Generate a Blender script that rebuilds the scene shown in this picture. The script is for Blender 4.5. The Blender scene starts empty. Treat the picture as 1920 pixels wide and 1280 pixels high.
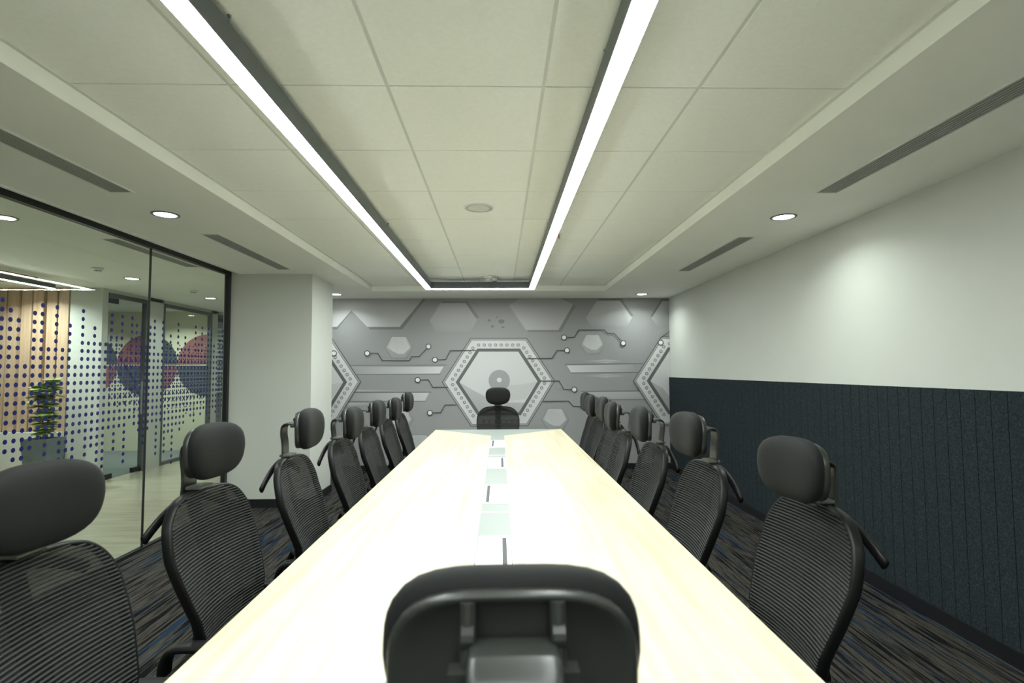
import bpy, bmesh, math, random
from mathutils import Vector, Matrix
random.seed(7)
S = bpy.context.scene
C = S.collection
PI = math.pi

# ------------------------------------------------------------------ camera
CAM_H = 1.38
F_PX, PITCH, YAW, ROLL = 1003.06, 0.0533805, 0.0230393, -0.005131
cp, sp, cy_, sy_ = math.cos(PITCH), math.sin(PITCH), math.cos(YAW), math.sin(YAW)
Fv = Vector((sy_*cp, cy_*cp, sp)); Rv = Vector((cy_, -sy_, 0)); Uv = Rv.cross(Fv)
R2 = Rv*math.cos(ROLL) + Uv*math.sin(ROLL); U2 = -Rv*math.sin(ROLL) + Uv*math.cos(ROLL)
cd = bpy.data.cameras.new('camera'); cam = bpy.data.objects.new('camera', cd); C.objects.link(cam)
cd.sensor_width = 36; cd.lens = F_PX/1920*36; cd.clip_start = 0.02
cam.matrix_world = Matrix(((R2.x, U2.x, -Fv.x, 0), (R2.y, U2.y, -Fv.y, 0), (R2.z, U2.z, -Fv.z, CAM_H), (0, 0, 0, 1)))
cd.dof.use_dof = True; cd.dof.focus_distance = 3.6; cd.dof.aperture_fstop = 4.5
S.camera = cam
S.view_settings.view_transform = 'Standard'; S.view_settings.look = 'None'
S.view_settings.exposure = 0.26; S.view_settings.gamma = 1; S.view_settings.use_curve_mapping = False

# ------------------------------------------------------------------ world (a faint even daylight level of the floor behind)
w = bpy.data.worlds.new('world'); S.world = w; w.use_nodes = True
w.node_tree.nodes['Background'].inputs[0].default_value = (0.9, 1.0, 0.97, 1)
w.node_tree.nodes['Background'].inputs[1].default_value = 0.05
STRIP = 55.0      # emission of the hanging line light
SPOT = 5.0        # power of each recessed downlight (W)
GLOW = 30.0       # emission of a downlight lens
WHITE = (0.90, 1.0, 0.95)

# ------------------------------------------------------------------ materials
def mat(name, col, rough=0.6, metal=0.0, spec=0.5, emit=None, es=0.0):
    m = bpy.data.materials.new(name); m.use_nodes = True
    b = m.node_tree.nodes['Principled BSDF']
    b.inputs['Base Color'].default_value = (*col, 1); b.inputs['Roughness'].default_value = rough
    b.inputs['Metallic'].default_value = metal; b.inputs['Specular IOR Level'].default_value = spec
    if emit:
        b.inputs['Emission Color'].default_value = (*emit, 1); b.inputs['Emission Strength'].default_value = es
    return m
def nodes(m): return m.node_tree.nodes, m.node_tree.links, m.node_tree.nodes['Principled BSDF']
def coords(m, scale=(1, 1, 1), kind='Object'):
    n, l, b = nodes(m)
    tc = n.new('ShaderNodeTexCoord'); mp = n.new('ShaderNodeMapping'); mp.inputs['Scale'].default_value = scale
    l.new(tc.outputs[kind], mp.inputs['Vector']); return mp.outputs['Vector']
def noise(m, vec, scale, detail=3, rough=0.5):
    n, l, b = nodes(m); t = n.new('ShaderNodeTexNoise')
    t.inputs['Scale'].default_value = scale; t.inputs['Detail'].default_value = detail; t.inputs['Roughness'].default_value = rough
    l.new(vec, t.inputs['Vector']); return t.outputs['Fac']
def ramp(m, fac, stops, interp='LINEAR'):
    n, l, b = nodes(m); r = n.new('ShaderNodeValToRGB'); r.color_ramp.interpolation = interp
    e = r.color_ramp.elements
    while len(e) < len(stops): e.new(0.5)
    for k, (p, c) in enumerate(stops): e[k].position = p; e[k].color = (*c, 1)
    l.new(fac, r.inputs['Fac']); return r.outputs['Color']
def bump(m, h, strength=0.3, dist=0.002):
    n, l, b = nodes(m); u = n.new('ShaderNodeBump'); u.inputs['Strength'].default_value = strength; u.inputs['Distance'].default_value = dist
    l.new(h, u.inputs['Height']); l.new(u.outputs['Normal'], b.inputs['Normal'])
def speckle(name, col, amt=0.06, scale=40, rough=0.8, bmp=0.15, spec=0.3):
    m = mat(name, col, rough, spec=spec); n, l, b = nodes(m)
    f = noise(m, coords(m), scale, 4)
    a = tuple(c*(1-amt) for c in col); z = tuple(min(1, c*(1+amt)) for c in col)
    l.new(ramp(m, f, [(0.3, a), (0.7, z)]), b.inputs['Base Color']); bump(m, f, bmp, 0.001); return m

M = {}
M['paint'] = speckle('white wall paint', (0.60, 0.615, 0.565), 0.012, 3, 0.75, 0.05)
M['soffit'] = speckle('matt soffit paint', (0.91, 0.92, 0.855), 0.012, 3, 0.85, 0.05)
M['tile'] = speckle('ceiling tile', (0.92, 0.935, 0.875), 0.02, 60, 0.9, 0.2)
M['tbar'] = mat('ceiling grid bar', (0.68, 0.69, 0.63), 0.6)
M['dark'] = mat('black joint', (0.012, 0.013, 0.014), 0.6)
M['blackmetal'] = mat('black powder coat', (0.010, 0.012, 0.013), 0.38)
M['skirting'] = mat('black skirting', (0.012, 0.012, 0.014), 0.4)
M['ventdark'] = mat('vent inside', (0.05, 0.055, 0.05), 0.7)
M['ventslat'] = mat('grey vent slat', (0.36, 0.37, 0.34), 0.5)
M['white'] = mat('white plastic', (0.82, 0.84, 0.80), 0.4)
M['fixture'] = mat('charcoal light housing', (0.10, 0.115, 0.12), 0.45)
M['strip'] = mat('lit diffuser', (1, 1, 1), 0.5, emit=(0.93, 1.0, 0.965), es=STRIP)
M['lens'] = mat('lit downlight lens', (1, 1, 1), 0.5, emit=(0.95, 1.0, 0.96), es=GLOW)
M['rim'] = mat('downlight rim', (0.22, 0.23, 0.22), 0.35, 0.6)
M['cable'] = mat('steel cable', (0.30, 0.31, 0.30), 0.35, 0.8)
M['red'] = mat('red sprinkler bulb', (0.6, 0.03, 0.02), 0.3)
M['laminate_grey'] = mat('grey green laminate', (0.29, 0.32, 0.30), 0.42)
M['joint'] = mat('pale joint line', (0.72, 0.75, 0.73), 0.5)
M['boxlid'] = mat('white satin socket lid', (0.88, 0.90, 0.89), 0.35)
M['brush'] = mat('grey brush slot', (0.085, 0.09, 0.10), 0.8)
M['plastic'] = mat('black nylon', (0.0045, 0.0047, 0.0047), 0.42, spec=0.3)
M['plastic_grey'] = mat('sheen-lifted charcoal nylon', (0.026, 0.028, 0.025), 0.33, spec=0.4)  # grey lifted so the colour carries the sheen on the headrest arm
M['tab'] = mat('satin grey tab', (0.09, 0.10, 0.085), 0.35)
M['seatfab'] = speckle('black seat fabric', (0.022, 0.023, 0.023), 0.2, 300, 0.9, 0.3)
M['chrome'] = mat('chrome', (0.6, 0.6, 0.6), 0.15, 1)
M['steel'] = mat('brushed steel', (0.38, 0.40, 0.40), 0.35, 0.9)
M['dot'] = mat('deep blue film', (0.010, 0.012, 0.125), 0.6, spec=0.25)
M['cream'] = speckle('cream wall paint', (0.80, 0.77, 0.58), 0.01, 3, 0.8, 0.05)
M['frame_grey'] = mat('dark grey aluminium', (0.10, 0.11, 0.11), 0.4, 0.3)
M['pink'] = mat('dusty pink paint', (0.30, 0.11, 0.12), 0.8)
M['navy'] = mat('slate blue paint', (0.065, 0.085, 0.105), 0.8)
M['carpet2'] = speckle('grey corridor carpet', (0.20, 0.22, 0.21), 0.1, 80, 0.95, 0.3)
M['planter'] = speckle('grey planter', (0.15, 0.18, 0.19), 0.06, 20, 0.6, 0.1)
M['soil'] = speckle('soil', (0.04, 0.03, 0.02), 0.3, 60, 0.95, 0.6)
M['stem'] = mat('plant stem', (0.12, 0.09, 0.04), 0.8)
M['blind'] = mat('white blind slat', (0.72, 0.74, 0.72), 0.6)
M['whitepanel'] = mat('off white panel', (0.72, 0.71, 0.62), 0.5)

# padded upholstery fabric
m = mat('charcoal headrest fabric', (0.0085, 0.0093, 0.0090), 0.78, spec=0.22); M['pad'] = m
n, l, b = nodes(m); f = noise(m, coords(m), 900, 2); bump(m, f, 0.25, 0.0006)
b.inputs['Sheen Weight'].default_value = 0.03; b.inputs['Sheen Roughness'].default_value = 0.4
m = mat('charcoal mesh rib', (0.021, 0.0215, 0.020), 0.6, spec=0.25); M['rib'] = m
# open weave between the ribs
m = mat('open black weave', (0.004, 0.0045, 0.0045), 0.8); M['weave'] = m
b = m.node_tree.nodes['Principled BSDF']; b.inputs['Alpha'].default_value = 0.85
# leaves
m = mat('green leaf', (0.10, 0.22, 0.035), 0.5); M['leaf'] = m
n, l, b = nodes(m); f = noise(m, coords(m), 9, 2); l.new(ramp(m, f, [(0.3, (0.10, 0.19, 0.03)), (0.7, (0.34, 0.48, 0.10))]), b.inputs['Base Color'])
# glass: clear pane with true fresnel reflections
def glass(name, tint):
    m = bpy.data.materials.new(name); m.use_nodes = True; n = m.node_tree.nodes; l = m.node_tree.links
    n.remove(n['Principled BSDF']); out = n['Material Output']
    t = n.new('ShaderNodeBsdfTransparent'); t.inputs[0].default_value = (*tint, 1)
    g = n.new('ShaderNodeBsdfGlossy'); g.inputs['Roughness'].default_value = 0.0
    fr = n.new('ShaderNodeFresnel'); fr.inputs['IOR'].default_value = 1.45
    mx = n.new('ShaderNodeMixShader'); ge = n.new('ShaderNodeNewGeometry'); iv = n.new('ShaderNodeMath'); iv.operation = 'SUBTRACT'; iv.inputs[0].default_value = 1.0; l.new(ge.outputs['Backfacing'], iv.inputs[1])
    mu = n.new('ShaderNodeMath'); mu.operation = 'MULTIPLY'; l.new(fr.outputs[0], mu.inputs[0]); l.new(iv.outputs[0], mu.inputs[1]); l.new(mu.outputs[0], mx.inputs[0]); l.new(t.outputs[0], mx.inputs[1]); l.new(g.outputs[0], mx.inputs[2])
    l.new(mx.outputs[0], out.inputs['Surface']); return m
M['glass'] = glass('clear glass', (0.93, 0.96, 0.945))
# table wood laminate
m = mat('pale maple laminate', (0.85, 0.79, 0.62), 0.38, spec=0.45); M['maple'] = m
n, l, b = nodes(m)
f1 = noise(m, coords(m, (16, 0.55, 16)), 1.6, 6, 0.62)
l.new(ramp(m, f1, [(0.28, (0.50, 0.425, 0.275)), (0.5, (0.61, 0.555, 0.405)), (0.72, (0.68, 0.64, 0.51))]), b.inputs['Base Color'])
# wooden wall boards in the lobby
m = mat('honey oak veneer', (0.62, 0.40, 0.23), 0.5); M['oak'] = m
n, l, b = nodes(m); f1 = noise(m, coords(m, (14, 14, 0.7)), 2, 5, 0.6)
l.new(ramp(m, f1, [(0.3, (0.46, 0.31, 0.20)), (0.7, (0.62, 0.45, 0.31))]), b.inputs['Base Color'])
M['oakdark'] = mat('shadow-toned oak reveal', (0.20, 0.125, 0.07), 0.6)  # dark tone stands in for the narrow shadows between boards
# vinyl corridor floor
m = mat('pale wood vinyl', (0.60, 0.60, 0.50), 0.22, spec=0.5); M['vinyl'] = m
n, l, b = nodes(m); f1 = noise(m, coords(m, (1.2, 9, 1)), 1.4, 5, 0.6)
l.new(ramp(m, f1, [(0.3, (0.36, 0.34, 0.25)), (0.7, (0.48, 0.455, 0.345))]), b.inputs['Base Color'])
# acoustic felt
m = mat('charcoal blue felt', (0.03, 0.036, 0.043), 0.95, spec=0.1); M['felt'] = m
n, l, b = nodes(m); f1 = noise(m, coords(m), 120, 5, 0.7)
l.new(ramp(m, f1, [(0.36, (0.015, 0.0195, 0.0225)), (0.52, (0.024, 0.0315, 0.035)), (0.68, (0.045, 0.056, 0.060))]), b.inputs['Base Color']); bump(m, f1, 0.4, 0.001)
# striped carpet: streaks running down the room, in 0.5 x 0.5 m tiles
m = mat('striped carpet', (0.04, 0.04, 0.04), 0.97, spec=0.08); M['carpet'] = m
n, l, b = nodes(m)
f1 = noise(m, coords(m, (42, 1.7, 1)), 1.0, 4, 0.62)
f2 = noise(m, coords(m, (42, 0.8, 1)), 1.0, 2, 0.5)
base = ramp(m, f1, [(0.0, (0.004, 0.004, 0.005)), (0.44, (0.006, 0.006, 0.007)), (0.50, (0.055, 0.050, 0.043)), (0.58, (0.072, 0.066, 0.056)), (0.62, (0.010, 0.010, 0.011))])
mask = ramp(m, f2, [(0.0, (0, 0, 0)), (0.595, (0, 0, 0)), (0.615, (1, 1, 1))])
mx = n.new('ShaderNodeMix'); mx.data_type = 'RGBA'
l.new(mask, mx.inputs['Factor']); l.new(base, mx.inputs[6]); mx.inputs[7].default_value = (0.014, 0.034, 0.068, 1)
f3 = noise(m, coords(m), 260, 3)
mul = n.new('ShaderNodeMix'); mul.data_type = 'RGBA'; mul.blend_type = 'MULTIPLY'; mul.inputs['Factor'].default_value = 1
l.new(mx.outputs[2], mul.inputs[6]); l.new(ramp(m, f3, [(0.3, (0.55, 0.55, 0.55)), (0.7, (1.3, 1.3, 1.3))]), mul.inputs[7])
l.new(mul.outputs[2], b.inputs['Base Color']); bump(m, f3, 0.5, 0.002)
# printed mural: greys carried by a colour layer of the print
m = mat('printed mural vinyl', (0.4, 0.4, 0.4), 0.38, spec=0.4); M['mural'] = m
n, l, b = nodes(m); at_ = n.new('ShaderNodeVertexColor'); at_.layer_name = 'print'; l.new(at_.outputs['Color'], b.inputs['Base Color'])

# ------------------------------------------------------------------ helpers
def finish(name, bm, mats, parent=None, smooth=False, recalc=True, bevel=0):
    if recalc: bmesh.ops.recalc_face_normals(bm, faces=bm.faces[:])
    me = bpy.data.meshes.new(name); bm.to_mesh(me); bm.free()
    for k in (mats if isinstance(mats, (list, tuple)) else [mats]): me.materials.append(M[k])
    if smooth:
        for p in me.polygons: p.use_smooth = True
    o = bpy.data.objects.new(name, me); C.objects.link(o)
    if parent: o.parent = parent
    if bevel:
        mod = o.modifiers.new('bevel', 'BEVEL'); mod.width = bevel; mod.segments = 2; mod.limit_method = 'ANGLE'; mod.angle_limit = 0.7
    return o
def tag(o, label=None, cat=None, group=None, kind=None):
    if label: o['label'] = label
    if cat: o['category'] = cat
    if group: o['group'] = group
    if kind: o['kind'] = kind
    return o
def empty(name, loc=(0, 0, 0), rz=0, label=None, cat=None, group=None, kind=None):
    o = bpy.data.objects.new(name, None); C.objects.link(o); o.location = loc; o.rotation_euler = (0, 0, rz)
    o.empty_display_size = 0.1
    return tag(o, label, cat, group, kind)
def box(bm, x0, x1, y0, y1, z0, z1, mi=0):
    vs = [bm.verts.new(p) for p in ((x0,y0,z0),(x1,y0,z0),(x1,y1,z0),(x0,y1,z0),(x0,y0,z1),(x1,y0,z1),(x1,y1,z1),(x0,y1,z1))]
    for f in ((0,3,2,1),(4,5,6,7),(0,1,5,4),(1,2,6,5),(2,3,7,6),(3,0,4,7)):
        fc = bm.faces.new([vs[i] for i in f]); fc.material_index = mi
def prism(bm, pts, z0, z1, mi=0):
    a = [bm.verts.new((x, y, z0)) for x, y in pts]; c = [bm.verts.new((x, y, z1)) for x, y in pts]; k = len(pts)
    bm.faces.new(a[::-1]).material_index = mi; bm.faces.new(c).material_index = mi
    for i in range(k): bm.faces.new((a[i], a[(i+1) % k], c[(i+1) % k], c[i])).material_index = mi
def lathe(bm, prof, c=(0, 0, 0), seg=28, mi=0, axis='Z'):
    rings = []
    for r, z in prof:
        ring = []
        for i in range(seg):
            a = 2*PI*i/seg; p = (r*math.cos(a), r*math.sin(a), z)
            if axis == 'Y': p = (p[0], z, p[1])
            if axis == 'X': p = (z, p[0], p[1])
            ring.append(bm.verts.new((c[0]+p[0], c[1]+p[1], c[2]+p[2])))
        rings.append(ring)
    for a, d in zip(rings, rings[1:]):
        for i in range(seg): bm.faces.new((a[i], a[(i+1) % seg], d[(i+1) % seg], d[i])).material_index = mi
    if prof[0][0] > 1e-6: bm.faces.new(rings[0][::-1]).material_index = mi
    if prof[-1][0] > 1e-6: bm.faces.new(rings[-1]).material_index = mi
def sweep(bm, path, secs, closed=False, up=Vector((0, 1, 0)), seg=10, mi=0, cap=True, sq=2.0):
    """tube along path; secs = (half along side axis, half along normal axis) or list per point; 'up' is the side axis hint"""
    k = len(path); P = [Vector(p) for p in path]; rings = []
    for i in range(k):
        if closed: t = P[(i+1) % k] - P[i-1]
        else: t = P[min(i+1, k-1)] - P[max(i-1, 0)]
        t.normalize(); u = up[i] if isinstance(up, list) else up
        s = (u - t*u.dot(t)).normalized(); nn = t.cross(s)
        a, c = secs[i] if isinstance(secs, list) else secs
        ring = []
        for j in range(seg):
            th = 2*PI*j/seg; ct, st = math.cos(th), math.sin(th)
            ct = math.copysign(abs(ct)**(2/sq), ct); st = math.copysign(abs(st)**(2/sq), st)
            ring.append(bm.verts.new(P[i] + s*a*ct + nn*c*st))
        rings.append(ring)
    rr = range(k) if closed else range(k-1)
    for i in rr:
        a, d = rings[i], rings[(i+1) % k]
        for j in range(seg): bm.faces.new((a[j], a[(j+1) % seg], d[(j+1) % seg], d[j])).material_index = mi
    if not closed and cap: bm.faces.new(rings[0][::-1]).material_index = mi; bm.faces.new(rings[-1]).material_index = mi
def catmull(pts, sub=4, closed=False):
    out = []; k = len(pts); P = [Vector(p) for p in pts]
    rng = range(k) if closed else range(k-1)
    for i in rng:
        g = (lambda j: P[j % k]) if closed else (lambda j: P[max(0, min(k-1, j))])
        p0, p1, p2, p3 = g(i-1), g(i), g(i+1), g(i+2)
        for s in range(sub):
            t = s/sub
            out.append(0.5*((2*p1)+(-p0+p2)*t+(2*p0-5*p1+4*p2-p3)*t*t+(-p0+3*p1-3*p2+p3)*t**3))
    if not closed: out.append(P[-1].copy())
    return out
def interp(tab, v):
    if v <= tab[0][0]: return tab[0][1]
    for (a, x), (c, y) in zip(tab, tab[1:]):
        if v <= c:
            t = (v-a)/(c-a); return x+(y-x)*t
    return tab[-1][1]
def struct(name, bm, mats, parent=None, **k):
    o = finish(name, bm, mats, parent, **k)
    if not parent: o['kind'] = 'structure'
    return o
def copy_tree(o, parent=None):
    c = o.copy(); C.objects.link(c); c.parent = parent
    for ch in o.children: copy_tree(ch, c)
    return c

# ------------------------------------------------------------------ room sizes (metres)
XR, XG, YB, YF = 2.40, -2.80, 7.50, -1.60       # right wall, glass line, back wall, wall behind the camera
ZS, ZT = 2.39, 2.461                            # soffit and tile heights
RX0, RX1, RY0, RY1 = -1.62, 1.355, -1.00, 6.79  # recess
PX1, PY0, PY1 = -1.945, 5.57, 6.25              # pillar
ZC = 2.45                                       # corridor ceiling

# ---- setting
bm = bmesh.new(); box(bm, XG-0.02, XR+0.1, YF-0.1, YB+0.1, -0.06, 0); struct('floor', bm, 'carpet')
bm = bmesh.new(); box(bm, -11, XG-0.02, YF-0.1, 9.6, -0.06, 0, 0); struct('floor', bm, 'vinyl')
bm = bmesh.new()
box(bm, RX1, XR+0.1, YF-0.1, YB+0.1, ZS, 2.62); box(bm, XG+0.12, RX0, YF-0.1, YB+0.1, ZS, 2.62)
box(bm, XG-0.05, XG+0.12, YF-0.1, YB+0.1, 2.425, 2.62)
box(bm, RX0, RX1, RY1, YB+0.1, ZS, 2.62); box(bm, RX0, RX1, YF-0.1, RY0, ZS, 2.62)
struct('ceiling', bm, 'soffit')
# lay-in tiles: one ceiling field with open joints over the grid bars
bm = bmesh.new()
xs = [RX0, -1.02, -0.424, 0.172, 0.771, RX1]; yrow = [1.99+0.6*k for k in range(-5, 9)]
yrow = [RY0] + [y for y in yrow if RY0+0.05 < y < RY1-0.05] + [RY1]
for a, c in zip(xs, xs[1:]):
    for d, e in zip(yrow, yrow[1:]): box(bm, a+0.006, c-0.006, d+0.0028, e-0.0028, ZT, ZT+0.02)
struct('ceiling', bm, 'tile', bevel=0.002)
bm = bmesh.new(); box(bm, RX0-0.01, RX1+0.01, RY0-0.01, RY1+0.01, ZT+0.012, ZT+0.05)
for x in xs[1:-1]: box(bm, x-0.008, x+0.008, RY0, RY1, ZT+0.001, ZT+0.012)
box(bm, RX0, RX0+0.016, RY0, RY1, ZT-0.002, ZT+0.012); box(bm, RX1-0.016, RX1, RY0, RY1, ZT-0.002, ZT+0.012)
box(bm, RX0, RX1, RY1-0.016, RY1, ZT-0.002, ZT+0.012)
box(bm, -0.81, 0.36, 6.235, 6.262, ZT-0.003, ZT+0.012)
struct('trim_1', bm, 'tbar')
bm = bmesh.new(); box(bm, XG+0.11, XG+0.125, YF, PY0, ZS-0.006, 2.43); struct('trim_2', bm, 'white')
bm = bmesh.new(); box(bm, XR, XR+0.1, YF-0.1, YB+0.1, 0, 2.62); struct('wall_right', bm, 'paint')
bm = bmesh.new(); box(bm, XG-0.1, XR+0.1, YB, YB+0.1, 0, 2.62); struct('wall_back', bm, 'paint')
bm = bmesh.new(); box(bm, XG-0.1, XR+0.1, YF-0.1, YF, 0, 2.62); struct('wall_front', bm, 'paint')
bm = bmesh.new(); box(bm, XG-0.05, PX1, PY0, PY1, 0, ZS+0.02); box(bm, XG-0.1, XG, PY1, YB+0.1, 0, ZS+0.04); struct('wall_left', bm, 'paint')
for nm, b4 in (('baseboard_right', (XR-0.032, XR, YF, YB)), ('baseboard_back', (XG, XR-0.032, YB-0.012, YB))):
    bm = bmesh.new(); box(bm, *b4, 0, 0.078); struct(nm, bm, 'skirting')
bm = bmesh.new(); box(bm, XG, PX1+0.012, PY0-0.012, PY0, 0, 0.085); box(bm, PX1, PX1+0.012, PY0, PY1+0.012, 0, 0.085)
box(bm, XG, PX1, PY1, PY1+0.012, 0, 0.085); struct('baseboard_left', bm, 'skirting')

# felt cladding on the right wall: boards with narrow grooves
bm = bmesh.new(); box(bm, XR-0.012, XR-0.001, YF, YB, 0.078, 1.268, 1)
y = YF; k = 0
while y < YB-0.01:
    e = min(y+0.0865, YB); box(bm, XR-0.022, XR-0.0125, y+0.0018, e-0.0018, 0.078, 1.27, 0); y = e
o = finish('felt_wall_panel', bm, ['felt', 'dark'])
tag(o, 'charcoal felt wall cladding with narrow vertical grooves along the right wall', 'wall panel')

# ------------------------------------------------------------------ wall mural (flat print on the back wall)
def wp(px, py):            # position on the print: measured corner to corner
    u = (px-640)/610.0; v = (py-580)/280.0
    x = (1-v)*(-2.212+4.581*u) + v*(-2.188+4.514*u)
    z = (1-v)*(2.238-0.011*u) + v*(0.171-0.04*u)
    return x, z
MG = 0.93; mb = bmesh.new(); pc = mb.loops.layers.float_color.new('print'); layer = [0]
def poly(pts, g, tone=(1, 1, 1)):
    """one printed shape; g a grey or one grey per corner"""
    layer[0] += 1; yy = YB-0.003-0.00003*layer[0]; vs = []
    for p in pts:
        x, z = wp(*p); x = max(-2.79, min(XR-0.001, x)); z = max(0.08, min(ZS-0.001, z)); vs.append(mb.verts.new((x, yy, z)))
    try: f = mb.faces.new(vs)
    except ValueError: return
    for i, lp in enumerate(f.loops):
        v = g[i] if isinstance(g, (list, tuple)) else g
        v *= MG; lp[pc] = (v*tone[0], v*tone[1], v*tone[2], 1)
def line(pts, wd, g):
    for (x0, y0), (x1, y1) in zip(pts, pts[1:]):
        d = math.hypot(x1-x0, y1-y0) or 1; nx, ny = -(y1-y0)/d*wd/2, (x1-x0)/d*wd/2
        ex, ey = (x1-x0)/d*wd*0.3, (y1-y0)/d*wd*0.3
        poly([(x0-ex+nx, y0-ey+ny), (x1+ex+nx, y1+ey+ny), (x1+ex-nx, y1+ey-ny), (x0-ex-nx, y0-ey-ny)], g)
def ring(cx, cy, r, t, g, fill=None, seg=18):
    if fill is not None: poly([(cx+r*math.cos(2*PI*i/seg), cy+r*math.sin(2*PI*i/seg)) for i in range(seg)], fill)
    layer[0] += 1; yy = YB-0.003-0.00003*layer[0]; A = []; B = []
    for i in range(seg):
        a = 2*PI*i/seg
        for L, q in ((A, r), (B, r-t)):
            x, z = wp(cx+q*math.cos(a), cy+q*math.sin(a)); x = max(-2.79, min(XR-0.001, x)); L.append(mb.verts.new((x, yy, z)))
    for i in range(seg):
        f = mb.faces.new((A[i], A[(i+1) % seg], B[(i+1) % seg], B[i]))
        for lp in f.loops: lp[pc] = (g*MG, g*MG, g*MG, 1)
def node(cx, cy): ring(cx, cy, 5.5, 1.6, 0.07, 0.82)
G0, GD, GL = 0.315, 0.085, 0.62
def hexring(v1, v2, g):
    k = len(v1)
    for i in range(k): poly([v1[i], v1[(i+1) % k], v2[(i+1) % k], v2[i]], g)
# ground of the print in strips
poly([(540, 540), (1300, 540), (1300, 700), (540, 700)], [0.30, 0.30, 0.335, 0.335])
poly([(540, 700), (1300, 700), (1300, 900), (540, 900)], [0.335, 0.335, 0.37, 0.37])
# large upper hexagons with their printed drop edges
def shade(pts, dx, dy, g=0.20): poly([(x+dx, y+dy) for x, y in pts], g)
h1 = [(560, 540), (678, 540), (632, 613), (590, 613)]; h2 = [(638, 540), (792, 540), (748, 613), (688, 613)]
shade(h1, 0, 5); poly(h1, [0.50, 0.52, 0.62, 0.60]); shade(h2, 5, 5); poly(h2, [0.50, 0.42, 0.50, 0.58])
shade([(824, 568), (871, 568), (893, 600), (804, 602)], 4, -4, 0.23); poly([(824, 568), (871, 568), (892, 600), (880, 622), (816, 622), (804, 602)], [0.42, 0.42, 0.40, G0+.02, G0+.02, 0.40])
h4 = [(952, 572), (974, 540), (1050, 540), (1073, 570), (1045, 619), (984, 619)]; shade(h4, 5, 4, 0.23); poly(h4, [0.38, 0.38, 0.40, 0.40, 0.46, 0.46])
shade([(1118, 563), (1161, 563), (1184, 596), (1097, 596)], 3, -4, 0.20); poly([(1118, 563), (1161, 563), (1184, 596), (1175, 612), (1106, 612), (1097, 596)], [0.46, 0.50, 0.52, G0+.02, G0+.02, 0.42])
shade([(1242, 564), (1290, 564), (1290, 612), (1221, 597)], -2, -4, 0.20); poly([(1242, 564), (1290, 564), (1290, 612), (1232, 612), (1221, 597)], [0.46, 0.46, G0, G0+.02, 0.44])
# beams left and right
poly([(640, 686), (835, 685), (824, 703), (640, 703)], [0.36, 0.33, 0.33, 0.36]); poly([(650, 689), (830, 688), (822, 701), (650, 702)], [0.36, 0.66, 0.66, 0.36])
line([(630, 686), (835, 685)], 1.3, 0.16); line([(640, 703), (824, 702.5)], 1.3, 0.18)
poly([(640, 731), (700, 732), (790, 733), (640, 734)], [0.55, 0.5, G0, 0.5])
poly([(650, 738), (803, 737), (795, 752), (650, 752)], [0.37, 0.64, 0.62, 0.37]); line([(640, 736.5), (807, 736)], 1.3, 0.16); line([(630, 753.5), (797, 753)], 1.3, 0.18)
poly([(620, 756), (720, 757), (720, 760), (620, 762)], [0.6, 0.45, G0, 0.5])
poly([(1061, 686), (1186, 684), (1190, 698), (1069, 699)], [0.66, 0.36, 0.34, 0.66]); line([(1057, 684), (1205, 682.5)], 1.3, 0.16); line([(1069, 700), (1195, 699)], 1.5, 0.17); line([(1057, 684), (1069, 700)], 1.2, 0.3)
for yc, w_ in ((678, 3), (705.5, 3)): poly([(1085, yc), (1135, yc-w_), (1180, yc), (1135, yc+w_)], [G0+.02, 0.62, G0+.02, 0.62])
poly([(1093, 736), (1200, 735), (1215, 748), (1102, 749)], [0.5, 0.46, 0.42, 0.46]); line([(1088, 734.5), (1210, 733.5)], 1.3, 0.16); line([(1100, 750.5), (1210, 750)], 1.3, 0.2)
# small bevelled hexagons
def small(cx, cy, s=1.0, L=0.58):
    o_ = [(-24.5, 0), (-13, -20), (12.5, -20), (24.5, 0), (14, 21), (-12.5, 21)]
    O = [(cx+a*s, cy+c*s) for a, c in o_]; I = [(cx+a*s*.86, cy+c*s*.84) for a, c in o_]
    hexring([(cx+a*s*1.08, cy+c*s*1.07) for a, c in o_], O, 0.27); poly(O, [0.40, 0.56, 0.56, 0.36, 0.30, 0.33])
    poly(I, 0.37); poly([I[0], I[1], I[2], I[3], (cx+9*s, cy+12*s), (cx-2*s, cy+12*s), (cx-12*s, cy+7*s)], [L*.96, L*.9, L, L, L, L, L])
small(747, 652); small(1109.5, 646, 0.88); small(1039, 787); small(748, 787); small(786, 836, 1, 0.56); small(1020, 858)
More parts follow.
